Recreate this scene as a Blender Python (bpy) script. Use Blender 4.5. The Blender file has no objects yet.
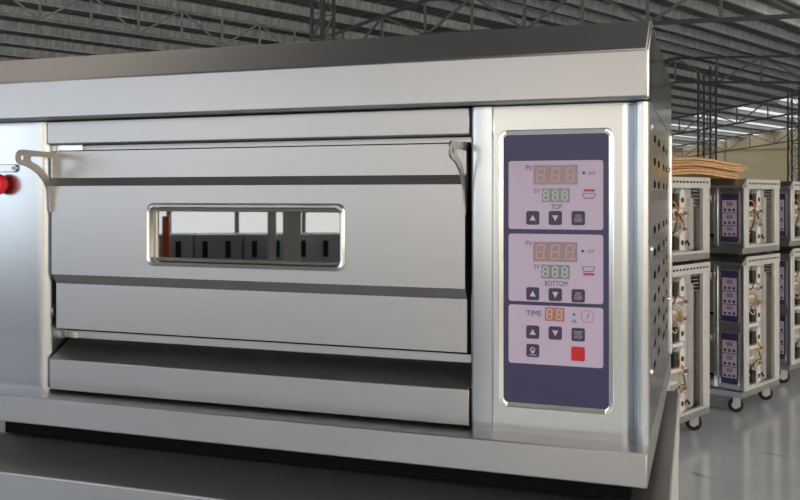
import bpy, bmesh, math, random
from mathutils import Vector, Matrix
random.seed(7)
C = bpy.context.scene.collection
S = bpy.context.scene
CZ = 1.64                     # camera height above the floor
F, YAW, HOR = 882.3, 0.3346, 195.7
ca, sa = math.cos(YAW), math.sin(YAW)

# ------------------------------------------------------------------ helpers
class MB:
    def __init__(s):
        s.v = []; s.f = []; s.m = []; s.mi = 0
    def add(s, vs, fs):
        o = len(s.v); s.v += [tuple(v) for v in vs]
        for f in fs:
            s.f.append([o + i for i in f]); s.m.append(s.mi)
        return s
    def box(s, x0, x1, y0, y1, z0, z1):
        v = [(x0,y0,z0),(x1,y0,z0),(x1,y1,z0),(x0,y1,z0),(x0,y0,z1),(x1,y0,z1),(x1,y1,z1),(x0,y1,z1)]
        return s.add(v, [(0,3,2,1),(4,5,6,7),(0,1,5,4),(1,2,6,5),(2,3,7,6),(3,0,4,7)])
    def prism(s, prof, axis, a, b):
        """closed profile (2D list) extruded along axis from a to b. axis x: (y,z); y: (x,z); z: (x,y)"""
        def p3(q, t):
            if axis == 'x': return (t, q[0], q[1])
            if axis == 'y': return (q[0], t, q[1])
            return (q[0], q[1], t)
        n = len(prof)
        vs = [p3(q, a) for q in prof] + [p3(q, b) for q in prof]
        fs = [(i, (i+1) % n, n + (i+1) % n, n + i) for i in range(n)]
        fs += [tuple(range(n-1, -1, -1)), tuple(range(n, 2*n))]
        return s.add(vs, fs)
    def sweep(s, prof, axis, a, b):
        """open profile -> sheet"""
        def p3(q, t):
            if axis == 'x': return (t, q[0], q[1])
            if axis == 'y': return (q[0], t, q[1])
            return (q[0], q[1], t)
        n = len(prof)
        vs = [p3(q, a) for q in prof] + [p3(q, b) for q in prof]
        return s.add(vs, [(i, i+1, n+i+1, n+i) for i in range(n-1)])
    def loops(s, loops, cap_first=False, cap_last=False):
        n = len(loops[0]); vs = [p for l in loops for p in l]; fs = []
        for k in range(len(loops)-1):
            for i in range(n):
                j = (i+1) % n
                fs.append((k*n+i, k*n+j, (k+1)*n+j, (k+1)*n+i))
        if cap_first: fs.append(tuple(range(n-1, -1, -1)))
        if cap_last: fs.append(tuple((len(loops)-1)*n + i for i in range(n)))
        return s.add(vs, fs)
    def cyl(s, p0, p1, r0, r1=None, n=16):
        r1 = r0 if r1 is None else r1
        p0, p1 = Vector(p0), Vector(p1); d = (p1 - p0).normalized()
        u = d.orthogonal().normalized(); w = d.cross(u)
        L = [[tuple(p + r*(math.cos(2*math.pi*i/n)*u + math.sin(2*math.pi*i/n)*w)) for i in range(n)] for p, r in ((p0, r0), (p1, r1))]
        return s.loops(L, True, True)
    def lathe(s, c, axis, prof, n=24):
        """prof: list of (dist along axis, radius)"""
        c = Vector(c); d = Vector(axis).normalized(); u = d.orthogonal().normalized(); w = d.cross(u)
        L = [[tuple(c + d*t + max(r, 1e-5)*(math.cos(2*math.pi*i/n)*u + math.sin(2*math.pi*i/n)*w)) for i in range(n)] for t, r in prof]
        return s.loops(L, True, True)
    def tube(s, pts, r, n=8):
        pts = [Vector(p) for p in pts]; L = []; up = None
        for i, p in enumerate(pts):
            d = (pts[min(i+1, len(pts)-1)] - pts[max(i-1, 0)]).normalized()
            u = d.orthogonal().normalized() if up is None else (up - d*up.dot(d)).normalized()
            up = u; w = d.cross(u)
            L.append([tuple(p + r*(math.cos(2*math.pi*k/n)*u + math.sin(2*math.pi*k/n)*w)) for k in range(n)])
        return s.loops(L, True, True)
    def bar(s, p0, p1, w, h=None):
        """rectangular bar between two points"""
        h = h or w
        p0, p1 = Vector(p0), Vector(p1); d = (p1-p0).normalized()
        up = Vector((0,0,1)) if abs(d.z) < .9 else Vector((1,0,0))
        a = d.cross(up).normalized(); b = a.cross(d).normalized()
        L = [[tuple(p + a*x*w/2 + b*y*h/2) for x, y in ((-1,-1),(1,-1),(1,1),(-1,1))] for p in (p0, p1)]
        return s.loops(L, True, True)
    def build(s, name, mats, parent=None, bevel=0, seg=2, smooth=False, loc=None):
        me = bpy.data.meshes.new(name)
        me.from_pydata(s.v, [], s.f); me.update()
        bm = bmesh.new(); bm.from_mesh(me)
        bmesh.ops.recalc_face_normals(bm, faces=bm.faces)
        bm.to_mesh(me); bm.free()
        if not isinstance(mats, (list, tuple)): mats = [mats]
        for m in mats: me.materials.append(m)
        for p, mi in zip(me.polygons, s.m): p.material_index = mi
        o = bpy.data.objects.new(name, me); C.objects.link(o)
        if parent is not None:
            o.parent = parent
            if loc is None and 'ofs' in parent: o.location = -Vector(parent['ofs'])
        if loc is not None: o.location = loc
        if bevel:
            b = o.modifiers.new('bevel', 'BEVEL'); b.width = bevel; b.segments = seg; b.limit_method = 'ANGLE'
            b.angle_limit = math.radians(20)
        if smooth or bevel:
            for p in me.polygons: p.use_smooth = True
            try: me.set_sharp_from_angle(angle=math.radians(22 if bevel else 40))
            except Exception: pass
        return o

OFS = {}
def child(mb, name, mats, parent, **k):
    """mesh written in world coordinates, parented to a root / part standing anywhere unrotated"""
    o = mb.build(name, mats, None, **k)
    o.parent = parent
    w = Vector((0,0,0)); p = parent
    while p is not None:
        w += p.location; p = p.parent
    o.location = -w
    return o
def thing(name, label, cat, loc=(0,0,0), rz=0, group=None, kind=None):
    o = bpy.data.objects.new(name, None); C.objects.link(o)
    o.empty_display_size = .1
    o.location = loc; o.rotation_euler = (0,0,rz)
    if label: o['label'] = label
    if cat: o['category'] = cat
    if group: o['group'] = group
    if kind: o['kind'] = kind
    return o
def tag(o, label=None, cat=None, group=None, kind=None):
    for k, v in (('label', label), ('category', cat), ('group', group), ('kind', kind)):
        if v: o[k] = v
    return o
def kids(o): return [c for c in bpy.data.objects if c.parent == o]
def copy_tree(o, parent=None, skip=()):
    c = o.copy(); C.objects.link(c)
    if parent is not None: c.parent = parent
    for ch in kids(o):
        copy_tree(ch, c)
    return c
def rrect(x0, x1, z0, z1, r, n=6):
    pts = []
    for cx, cz, a0 in ((x1-r, z1-r, 0), (x0+r, z1-r, 90), (x0+r, z0+r, 180), (x1-r, z0+r, 270)):
        for i in range(n+1):
            a = math.radians(a0 + 90*i/n)
            pts.append((cx + r*math.cos(a), cz + r*math.sin(a)))
    return pts
def L3(pts, y): return [(x, y, z) for x, z in pts]

# ------------------------------------------------------------------ materials
def mat(name, col, rough=.5, metal=0, spec=.5, **k):
    m = bpy.data.materials.new(name); m.use_nodes = True
    b = m.node_tree.nodes['Principled BSDF']
    b.inputs['Base Color'].default_value = (*col, 1); b.inputs['Roughness'].default_value = rough
    b.inputs['Metallic'].default_value = metal; b.inputs['Specular IOR Level'].default_value = spec
    return m
def srgb(r, g, b):
    f = lambda c: (c/255/12.92) if c <= 10 else ((c/255+.055)/1.055)**2.4
    return (f(r), f(g), f(b))
def nodes(m): return m.node_tree.nodes, m.node_tree.links, m.node_tree.nodes['Principled BSDF']
def vary(m, scale, amt, detail=4, stretch=(1,1,1), rough=None, bump=0, bscale=None):
    """object-space noise on colour (+-amt), optional roughness range and bump"""
    N, L, b = nodes(m)
    tc = N.new('ShaderNodeTexCoord'); mp = N.new('ShaderNodeMapping'); mp.inputs['Scale'].default_value = stretch
    L.new(tc.outputs['Object'], mp.inputs['Vector'])
    nz = N.new('ShaderNodeTexNoise'); nz.inputs['Scale'].default_value = scale; nz.inputs['Detail'].default_value = detail
    L.new(mp.outputs['Vector'], nz.inputs['Vector'])
    col = b.inputs['Base Color'].default_value[:3]
    cr = N.new('ShaderNodeValToRGB')
    cr.color_ramp.elements[0].position = .3; cr.color_ramp.elements[1].position = .7
    cr.color_ramp.elements[0].color = (*[c*(1-amt) for c in col], 1)
    cr.color_ramp.elements[1].color = (*[min(1, c*(1+amt)) for c in col], 1)
    L.new(nz.outputs['Fac'], cr.inputs['Fac']); L.new(cr.outputs['Color'], b.inputs['Base Color'])
    if rough:
        mr = N.new('ShaderNodeMapRange'); mr.inputs['From Min'].default_value = .3; mr.inputs['From Max'].default_value = .7
        mr.inputs['To Min'].default_value, mr.inputs['To Max'].default_value = rough
        L.new(nz.outputs['Fac'], mr.inputs['Value']); L.new(mr.outputs['Result'], b.inputs['Roughness'])
    if bump:
        bp = N.new('ShaderNodeBump'); bp.inputs['Strength'].default_value = bump; bp.inputs['Distance'].default_value = .002
        src = nz
        if bscale:
            src = N.new('ShaderNodeTexNoise'); src.inputs['Scale'].default_value = bscale; L.new(mp.outputs['Vector'], src.inputs['Vector'])
        L.new(src.outputs['Fac'], bp.inputs['Height']); L.new(bp.outputs['Normal'], b.inputs['Normal'])
    return m
M = {}
M['steel'] = vary(mat('brushed_steel', (.435,.435,.45), .36, 1), 150, .015, stretch=(.06,.06,2), rough=(.35,.37))
M['steel_front'] = mat('front_steel', (.51,.54,.58), .26, 1)
M['steel_side'] = vary(mat('side_steel', (.5,.51,.53), .16, 1), 9, .04, rough=(.1,.2), bump=.12, bscale=7)
M['steel_bright'] = mat('polished_steel', (.8,.8,.8), .2, 1)
M['steel_dull'] = vary(mat('dull_steel', (.56,.54,.52), .42, 1), 40, .05, stretch=(.3,.3,3))
M['zinc'] = vary(mat('zinc_sheet', (.74,.75,.76), .4, .6), 20, .06)
M['core'] = mat('gap_shade_black', (.008,.008,.009), .9, 0, 0)  # near-black without sheen: paints deep shade into gaps and slots
M['black'] = mat('black_plastic', (.015,.015,.017), .45)
M['navy'] = mat('navy_membrane', srgb(58,56,98), .4)
M['lilac'] = mat('lilac_membrane', srgb(202,187,216), .45)
M['key'] = mat('key_dark', srgb(62,54,88), .45)
M['keysym'] = mat('key_symbol', srgb(205,195,215), .5)
M['ink'] = mat('ink', srgb(82,62,100), .5)
M['pv'] = mat('pv_window', srgb(156,138,146), .3)
M['pvseg'] = mat('pv_segment', srgb(206,160,170), .4)
M['sv'] = mat('sv_window', srgb(136,140,146), .3)
M['svseg'] = mat('sv_segment', srgb(190,206,200), .4)
M['tm'] = mat('time_window', srgb(176,124,120), .3)
M['tmseg'] = mat('time_segment', srgb(222,184,172), .4)
M['redkey'] = mat('red_key', srgb(205,24,44), .4)
M['redicon'] = mat('red_icon', srgb(200,40,70), .5)
M['red'] = mat('red_knob', (.9,.012,.025), .25)
M['rubber'] = mat('rubber', (.02,.02,.022), .6)
M['white'] = mat('white_plastic', (.75,.75,.74), .4)
M['plate'] = vary(mat('mounting_plate', (.5,.5,.52), .5, .3), 12, .08)
M['brownpart'] = mat('brown_part', (.28,.12,.07), .5)
M['copper'] = mat('copper', (.6,.3,.16), .4, .7)
M['w_or'] = mat('wire_orange', (.6,.22,.04), .5)
M['w_ye'] = mat('wire_yellow', (.6,.5,.05), .5)
M['w_bk'] = mat('wire_black', (.02,.02,.02), .5)
M['w_wh'] = mat('wire_white', (.7,.66,.6), .5)
M['card'] = vary(mat('cardboard', srgb(214,172,128), .8), 14, .18, stretch=(1,1,4))
M['galv'] = vary(mat('galvanised', (.42,.44,.45), .5, .35), 6, .2)
M['paintsteel'] = mat('painted_steel', (.12,.13,.13), .5)
M['webs'] = mat('web_steel', (.24,.25,.25), .5)
M['beige'] = vary(mat('beige_wall', srgb(232,214,176), .85), .6, .05)
M['greywall'] = vary(mat('grey_wall', (.5,.5,.5), .8), .7, .06)
M['frame'] = mat('window_frame_grey', (.4,.41,.42), .5)
M['cab'] = vary(mat('grey_cabinet', (.5,.57,.62), .5), 3, .06)
M['cabdark'] = mat('cabinet_slot', (.01,.01,.012), .5)
M['whitepost'] = mat('white_post', (.75,.75,.72), .6)
M['orange'] = mat('orange_paint', (.75,.13,.03), .5)
# roof sheet with ribs
m = vary(mat('roof_sheet', (.17,.18,.185), .55, .1), .5, .25)
N, L, b = nodes(m)
tc = N.new('ShaderNodeTexCoord'); wv = N.new('ShaderNodeTexWave'); wv.bands_direction = 'Y'; wv.inputs['Scale'].default_value = 1.2
L.new(tc.outputs['Object'], wv.inputs['Vector'])
bp = N.new('ShaderNodeBump'); bp.inputs['Strength'].default_value = .7; bp.inputs['Distance'].default_value = .04
L.new(wv.outputs['Fac'], bp.inputs['Height']); L.new(bp.outputs['Normal'], b.inputs['Normal'])
M['roof'] = m
# purlins: punched zinc
m = mat('purlin_zinc', (.44,.46,.48), .45, .1)
N, L, b = nodes(m)
tc = N.new('ShaderNodeTexCoord'); mp = N.new('ShaderNodeMapping'); mp.inputs['Scale'].default_value = (1,5,1)
L.new(tc.outputs['Object'], mp.inputs['Vector'])
nz = N.new('ShaderNodeTexNoise'); nz.inputs['Scale'].default_value = 3; L.new(mp.outputs['Vector'], nz.inputs['Vector'])
cr = N.new('ShaderNodeValToRGB'); cr.color_ramp.elements[0].color = (.5,.52,.54,1); cr.color_ramp.elements[1].color = (.8,.82,.84,1)
cr.color_ramp.elements[0].position = .35; cr.color_ramp.elements[1].position = .68
L.new(nz.outputs['Fac'], cr.inputs['Fac']); L.new(cr.outputs['Color'], b.inputs['Base Color'])
M['purlin'] = m
# floor: sealed grey blue epoxy with scuffs
m = mat('epoxy_floor', (.2,.225,.25), .12)
N, L, b = nodes(m)
tc = N.new('ShaderNodeTexCoord'); nz = N.new('ShaderNodeTexNoise'); nz.inputs['Scale'].default_value = .9; nz.inputs['Detail'].default_value = 6
L.new(tc.outputs['Object'], nz.inputs['Vector'])
cr = N.new('ShaderNodeValToRGB'); cr.color_ramp.elements[0].color = (.38,.43,.48,1); cr.color_ramp.elements[1].color = (.48,.53,.58,1)
cr.color_ramp.elements[0].position = .35; cr.color_ramp.elements[1].position = .65
L.new(nz.outputs['Fac'], cr.inputs['Fac'])
mp = N.new('ShaderNodeMapping'); mp.inputs['Scale'].default_value = (1.2,6,1); mp.inputs['Rotation'].default_value = (0,0,.5)
L.new(tc.outputs['Object'], mp.inputs['Vector'])
n2 = N.new('ShaderNodeTexNoise'); n2.inputs['Scale'].default_value = 1.6; n2.inputs['Detail'].default_value = 3; L.new(mp.outputs['Vector'], n2.inputs['Vector'])
c2 = N.new('ShaderNodeValToRGB'); c2.color_ramp.elements[0].color = (1,1,1,1); c2.color_ramp.elements[1].color = (.45,.45,.45,1)
c2.color_ramp.elements[0].position = .66; c2.color_ramp.elements[1].position = .74
L.new(n2.outputs['Fac'], c2.inputs['Fac'])
mx = N.new('ShaderNodeMix'); mx.data_type = 'RGBA'; mx.blend_type = 'MULTIPLY'; mx.inputs['Factor'].default_value = 1
L.new(cr.outputs['Color'], mx.inputs[6]); L.new(c2.outputs['Color'], mx.inputs[7]); L.new(mx.outputs[2], b.inputs['Base Color'])
mr = N.new('ShaderNodeMapRange'); mr.inputs['To Min'].default_value = .08; mr.inputs['To Max'].default_value = .2
L.new(nz.outputs['Fac'], mr.inputs['Value']); L.new(mr.outputs['Result'], b.inputs['Roughness'])
M['floor'] = m
def glass(name, ior, tint, rough=.0):
    m = bpy.data.materials.new(name); m.use_nodes = True
    N, L = m.node_tree.nodes, m.node_tree.links
    N.remove(N['Principled BSDF']); out = N['Material Output']
    fr = N.new('ShaderNodeFresnel'); fr.inputs['IOR'].default_value = ior
    t = N.new('ShaderNodeBsdfTransparent'); t.inputs['Color'].default_value = (*tint, 1)
    g = N.new('ShaderNodeBsdfGlossy'); g.inputs['Roughness'].default_value = rough
    x = N.new('ShaderNodeMixShader')
    L.new(fr.outputs['Fac'], x.inputs['Fac']); L.new(t.outputs[0], x.inputs[1]); L.new(g.outputs[0], x.inputs[2])
    L.new(x.outputs[0], out.inputs['Surface'])
    return m
M['ovenglass'] = glass('oven_glass', 3.2, (.35,.38,.4), .015)
M['pane'] = glass('window_pane', 1.3, (.95,.97,.97))
m = bpy.data.materials.new('skylight_and_fill_sheet'); m.use_nodes = True
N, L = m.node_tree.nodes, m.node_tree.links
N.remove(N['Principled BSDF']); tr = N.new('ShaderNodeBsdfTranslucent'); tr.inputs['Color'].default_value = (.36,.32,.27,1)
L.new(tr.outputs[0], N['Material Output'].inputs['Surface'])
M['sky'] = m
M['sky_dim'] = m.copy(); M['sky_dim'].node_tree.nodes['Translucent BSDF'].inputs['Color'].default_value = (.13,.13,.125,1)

# ------------------------------------------------------------------ hall frame: p = across, q = along the purlins
th = math.atan2(.714*sa - .70*ca, .714*ca + .70*sa)      # world angle of the p axis
Pv = Vector((math.cos(th), math.sin(th), 0)); Qv = Vector((-math.sin(th), math.cos(th), 0))
def pq(v): return (Vector(v).dot(Pv), Vector(v).dot(Qv))
def hall(mb, name, mats, parent=None, **k):
    o = mb.build(name, mats, None, **k)
    if parent is None: o.rotation_euler.z = th
    else: o.parent = parent
    return o
def cam2world(xc, zc): return (xc*ca - zc*sa, xc*sa + zc*ca)
RIDGE, RH = -13.2, 4.55 + CZ
def roof_h(p): return RH - (.092*(p - RIDGE) if p > RIDGE else .116*(RIDGE - p))
P0, P1, Q0, Q1 = -33, 8, -9, 52

o = hall(MB().box(P0, P1, Q0, Q1, -.1, 0), 'floor', M['floor']); tag(o, kind='structure')
# roof
mb = MB()
ps = [P0 + i for i in range(0, P1-P0+1)] + [RIDGE]; ps = sorted(set(ps)); qs = sorted(set([Q0, -4, 0, 4, 8, 12, 15.5, 18.2, 20.5, 23, 30, 33, 40, Q1]))
lights = {(-7, 18.2): 1, (-7, 15.5): 0, (-4, 12): 1}
lp = []
for i in range(len(ps)-1):
    for j in range(len(qs)-1):
        a, b_, c, d = ps[i], ps[i+1], qs[j], qs[j+1]
        quad = [(a,c,roof_h(a)),(b_,c,roof_h(b_)),(b_,d,roof_h(b_)),(a,d,roof_h(a))]
        if lights.get((a, c)) or (a >= 0 and int(a) % 2 == 0 and c >= 12) or (c >= 40 and b_-a > .9 and int(a) % 2 == 0) or (c < 4 and -17 < a < -5 and int(a) % 6 == 0) or (a >= 4 and c < 12) or (a in (0, 2) and c in (0, 4)): lp.append(quad)  # far and upper-right cells seen; unseen near and right-hand ones added as fill light
        else: mb.add(quad, [(0,1,2,3)])
roof = hall(mb, 'ceiling', M['roof']); tag(roof, kind='structure')
for q4 in lp:
    o = hall(MB().add(q4, [(0,1,2,3)]), 'skylight_and_fill', M['sky_dim'] if q4[0][1] >= 40 else M['sky'], roof)
for i in range(0, P1-P0):
    p = P0 + i + .5
    h = roof_h(p)
    mb = MB(); prof = [(p-.035, h-.02), (p+.035, h-.02), (p+.035, h-.035), (p-.02, h-.035), (p-.02, h-.2), (p+.035, h-.2), (p+.035, h-.22), (p-.035, h-.22)]
    mb.prism(prof, 'y', Q0, Q1)
    hall(mb, 'purlin', M['purlin'], roof)
# walls
def wall_with_windows(name, axis, pos, a0, a1, z0, ztop, wins, mt, thick=.2):
    """axis 'q': wall plane q=pos running along p; axis 'p': plane p=pos running along q. wins: list of (s0,s1,z0,z1)"""
    mb = MB()
    def bx(s0, s1, h0, h1):
        if s1-s0 < 1e-4 or h1-h0 < 1e-4: return
        if axis == 'q': mb.box(s0, s1, pos-thick/2, pos+thick/2, h0, h1)
        else: mb.box(pos-thick/2, pos+thick/2, s0, s1, h0, h1)
    cur = a0
    for s0, s1, h0, h1 in sorted(wins):
        bx(cur, s0, z0, ztop); bx(s0, s1, z0, h0); bx(s0, s1, h1, ztop); cur = s1
    bx(cur, a1, z0, ztop)
    o = hall(mb, name, mt); tag(o, kind='structure'); return o
WN = [0]
def window(axis, pos, s0, s1, h0, h1, nv, nh):
    WN[0] += 1
    mb = MB(); w = .05
    def bx(a, b, c, d, t=.05):
        if axis == 'q': mb.box(a, b, pos-t, pos+t, c, d)
        else: mb.box(pos-t, pos+t, a, b, c, d)
    bx(s0, s0+w, h0, h1); bx(s1-w, s1, h0, h1); bx(s0+w, s1-w, h0, h0+w); bx(s0+w, s1-w, h1-w, h1)
    for i in range(1, nv):
        x = s0 + (s1-s0)*i/nv; bx(x-w/2, x+w/2, h0+w, h1-w, .04)
    for i in range(1, nh):
        z = h0 + (h1-h0)*i/nh; bx(s0+w, s1-w, z-w/2, z+w/2, .035)
    o = hall(mb, 'window_%d' % WN[0], M['frame']); tag(o, kind='structure')
    g = MB()
    if axis == 'q': g.box(s0+.02, s1-.02, pos-.004, pos+.004, h0+.02, h1-.02)
    else: g.box(pos-.004, pos+.004, s0+.02, s1-.02, h0+.02, h1-.02)
    hall(g, 'window_pane', M['pane'], o)
wins = [(-31.5+i*4.0, -31.5+i*4.0+3.3, 1.12, 3.6) for i in range(10)]
wall_with_windows('wall_back', 'q', Q0, P0, P1, 0, 6.2, wins, M['greywall'])
for w in wins: window('q', Q0, *w, 4, 2)
wins = [(-7.5+i*5.0, -7.5+i*5.0+4.2, 1.0, 3.3) for i in range(12)]
wall_with_windows('wall_right', 'p', P1, Q0, Q1, 0, 4.3, wins, M['beige'])
for w in wins: window('p', P1, *w, 4, 2)
wins = [(-8+i*7.5, -8+i*7.5+6.2, 1.0, 2.9) for i in range(8)]  # unseen windows, widened to brighten the far beige wall
wall_with_windows('wall_left', 'p', P0, Q0, Q1, 0, 3.7, wins, M['beige'])
for w in wins: window('p', P0, *w, 3, 2)
mb = MB(); mb.prism([(P0,0),(P1,0),(P1,roof_h(P1)),(RIDGE,RH),(P0,roof_h(P0))], 'y', Q1, Q1+.2)
tag(hall(mb, 'wall_front', M['beige']), kind='structure')
mb = MB()
for i, p in enumerate((-28.5, -23.4, -18.3)): mb.box(p-.06, p+.06, Q1-.04, Q1, 0, roof_h(p)-.1)
mb.bar((-30, Q1-.05, 4.45), (-14, Q1-.05, 4.3), .09, .09)
tag(hall(mb, 'trim_1', mat('beige_trim', srgb(190,172,136), .8)), kind='structure')

# roof trusses
def truss(q, pa, pb, label, depth=.75, step=1.35, sep=.12):
    t = thing('roof_truss', label, 'roof truss', (0,0,0), th, 'roof trusses', 'structure')
    segs = [pa, RIDGE, pb] if pa < RIDGE < pb else [pa, pb]
    for nm, dz, w in (('top_chord', -.24, .065), ('bottom_chord', -.24-depth, .07)):
        mb = MB()
        for i in range(len(segs)-1):
            mb.bar((segs[i], q, roof_h(segs[i])+dz), (segs[i+1], q, roof_h(segs[i+1])+dz), w, w)
        hall(mb, nm, M['paintsteel'], t)
    n = int((pb-pa)/step)
    for i in range(n+1):
        p = pa + i*step; h = roof_h(p) - .24
        hall(MB().bar((p, q, h), (p, q, h-depth), .045), 'vertical_web', M['webs'], t)
        if i < n:
            p2 = p + step; h2 = roof_h(p2) - .24
            a, b_ = ((p, q+.03, h-depth), (p2, q+.03, h2)) if i % 2 else ((p, q+.03, h), (p2, q+.03, h2-depth))
            hall(MB().bar(a, b_, .045), 'diagonal_web', M['webs'], t)
    return t
truss(14.3, -20, 2, 'nearest steel roof truss, crossing just above the oven hood')
truss(25.8, -24, -4, 'second steel roof truss back, right of the oven hood')
truss(38.0, -26, -9, 'third steel roof truss back, meeting the lattice columns')
truss(49.0, -26, -12, 'farthest steel roof truss, in front of the beige wall')
# longitudinal girder at the upper left
t = thing('roof_truss', 'long lattice girder along the purlins at upper left', 'roof truss', (0,0,0), th, None, 'structure')
gp = -16.2; hb, ht = 3.27+CZ, 3.86+CZ
hall(MB().bar((gp, -4, ht), (gp, 20, ht), .05), 'top_chord', M['galv'], t)
hall(MB().bar((gp, -4, hb), (gp, 20, hb), .05), 'bottom_chord', M['galv'], t)
k = 0; q = -3.0
while q < 18:
    hall(MB().bar((gp, q, hb), (gp, q, ht), .035), 'vertical_web', M['galv'], t)
    a, b_ = ((gp+.03, q, ht), (gp+.03, q+.95, hb)) if k % 2 else ((gp+.03, q+.95, ht), (gp+.03, q, hb))
    hall(MB().bar(a, b_, .03), 'diagonal_web', M['galv'], t)
    q += 1.0; k += 1
# lattice columns along the ridge
def column(q, w, label, p=RIDGE):
    t = thing('lattice_column', label, 'column', (0,0,0), th, 'lattice roof columns', 'structure')
    top = roof_h(p) - .3
    for sx in (-1, 1):
        for sy in (-1, 1):
            hall(MB().box(p+sx*w/2-.027, p+sx*w/2+.027, q+sy*w/2-.027, q+sy*w/2+.027, 0, top), 'leg', M['paintsteel'], t)
    mb = MB(); z = .2; k = 0
    while z < top-.5:
        for sy in (-1, 1):
            s = 1 if k % 2 else -1
            mb.bar((p-s*w/2, q+sy*w/2, z), (p+s*w/2, q+sy*w/2, z+.5), .022)
            mb.bar((p-w/2, q+sy*w/2, z), (p+w/2, q+sy*w/2, z), .022)
            mb.bar((p+sy*w/2, q-s*w/2, z), (p+sy*w/2, q+s*w/2, z+.5), .022)
        z += .5; k += 1
    hall(mb, 'lacing', M['webs'], t)
column(28.0, .42, 'dark lattice steel column behind the cardboard bundle')
column(35.7, .42, 'dark lattice steel column at the right frame edge')
column(11.3, .3, 'lattice steel post above the middle of the oven hood')

# ------------------------------------------------------------------ the near oven (written in camera-height coordinates, z + CZ)
XL, XR = -1.165, -.0687
YF, YP, YB = 1.12, 1.160, 1.87
Z = lambda v: v + CZ
zC, zA, zB, zD, zE = .2282, .1801, .1213, -.3169, -.3597
dC = .068
oven = thing('deck_oven', 'large single-deck stainless oven with lit-blue control panel in the foreground', 'oven', ((XL+XR)/2, 1.5, Z(zE)-.0385))
oven['label'] = 'large stainless single-deck oven with navy control panel filling the foreground'
# base
child(MB().box(XL, XR, YF, YB, Z(zE), Z(zD)), 'base_tray', M['steel'], oven, bevel=.002)
for sx in (XL+.1, XR-.1):
    for sy in (YF+.15, YB-.12):
        child(MB().cyl((sx, sy, Z(-.3982)), (sx, sy, Z(zE)), .022), 'foot', M['rubber'], oven)
child(MB().box(-1.112, -.095, YF+.061, YB-.03, Z(-.3965), Z(zE)+.0005), 'gap_shade_block', M['core'], oven)  # black box added so the gap under the oven reads as shade
# inner core
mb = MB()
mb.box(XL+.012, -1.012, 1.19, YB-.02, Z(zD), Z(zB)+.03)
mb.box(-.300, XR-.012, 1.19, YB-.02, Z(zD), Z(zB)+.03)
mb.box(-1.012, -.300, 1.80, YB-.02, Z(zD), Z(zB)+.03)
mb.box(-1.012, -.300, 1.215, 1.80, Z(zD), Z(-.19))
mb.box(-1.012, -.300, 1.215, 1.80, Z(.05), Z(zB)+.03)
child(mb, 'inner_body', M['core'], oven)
# hood with front chamfer
mb = MB()
mb.prism([(YF, Z(zB)), (YF, Z(zA)), (YF+dC, Z(zC)), (YB, Z(zC)), (YB, Z(zB))], 'x', XL-.003, XR)
child(mb, 'hood', M['steel'], oven, bevel=.0022)
hp = [(YF+.012, Z(zB)), (YF+.012, Z(zA)-.003), (YF+dC+.006, Z(zC)-.006), (YB, Z(zC)-.001), (YB, Z(zB))]
child(MB().prism(hp, 'x', XR-.001, XR+.0008), 'hood_side', M['steel_side'], oven)
he = [(YF+.001, Z(zB)), (YF+.001, Z(zA)), (YF+dC, Z(zC)-.001), (YF+dC+.008, Z(zC)-.006), (YF+.013, Z(zA)-.004), (YF+.013, Z(zB))]
child(MB().prism(he, 'x', XR-.001, XR+.002), 'hood_edge', M['steel_bright'], oven, bevel=.0008)
# side panel with punched slots (real holes)
def grid_panel(mb, xpl, ys, zs, holes):
    for i in range(len(ys)-1):
        for j in range(len(zs)-1):
            if (i, j) in holes: continue
            mb.add([(xpl, ys[i], zs[j]), (xpl, ys[i+1], zs[j]), (xpl, ys[i+1], zs[j+1]), (xpl, ys[i], zs[j+1])], [(0,1,2,3)])
colsY = [(1.272,1.318),(1.382,1.432),(1.545,1.595),(1.66,1.71)]
rowsZ = [.080, .048, .016, -.048, -.080, -.112, -.144, -.176, -.208, -.238]
ys = [YP+.012]; [ys.extend(c) for c in colsY]; ys.append(YB-.02)
zs = [Z(zD)]
for r in sorted(rowsZ): zs += [Z(r-.005), Z(r+.005)]
zs.append(Z(zB))
holes = {(2*i+1, 2*j+1) for i in range(4) for j in range(len(rowsZ))}
mb = MB(); grid_panel(mb, XR-.0005, ys, zs, holes)
side = child(mb, 'side_panel', M['steel_side'], oven)
mb = MB(); mb.box(XR-.02, XR+.003, YB-.03, YB-.004, Z(zD), Z(zB))
child(mb, 'rear_post', M['steel_bright'], side, bevel=.003)
for yy, zz in ((YP+.035, .09), (YP+.035, -.07), (YP+.035, -.23), (1.79, .05), (1.79, -.2)):
    child(MB().lathe((XR-.001, yy, Z(zz)), (1,0,0), [(0,.0045),(.002,.0045),(.004,.002)], 10), 'rivet', M['steel_bright'], side)
child(MB().box(XL, XL+.004, YP+.012, YB-.02, Z(zD), Z(zB)), 'side_panel', M['steel_side'], oven)
child(MB().box(XL, XR, YB-.006, YB, Z(zD), Z(zB)), 'rear_panel', M['steel_side'], oven)
zt, zb = Z(.1195), Z(zD)
def arc(cx, cy, r, a0, a1, n=8): return [(cx + r*math.cos(math.radians(a0+(a1-a0)*i/n)), cy + r*math.sin(math.radians(a0+(a1-a0)*i/n))) for i in range(n+1)]
# left pillar: flat panel, rounded inner edge, inner side
prof = [(XL, YP+.03)] + arc(XL+.014, YP+.014, .014, 180, 270, 6) + [(-1.0258, YP)] + arc(-1.0258, YP+.018, .018, 270, 360, 8) + [(-1.0078, 1.215)]
lpil = child(MB().sweep(prof, 'z', zb, zt), 'left_front_panel', M['steel_front'], oven, smooth=True)
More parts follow.
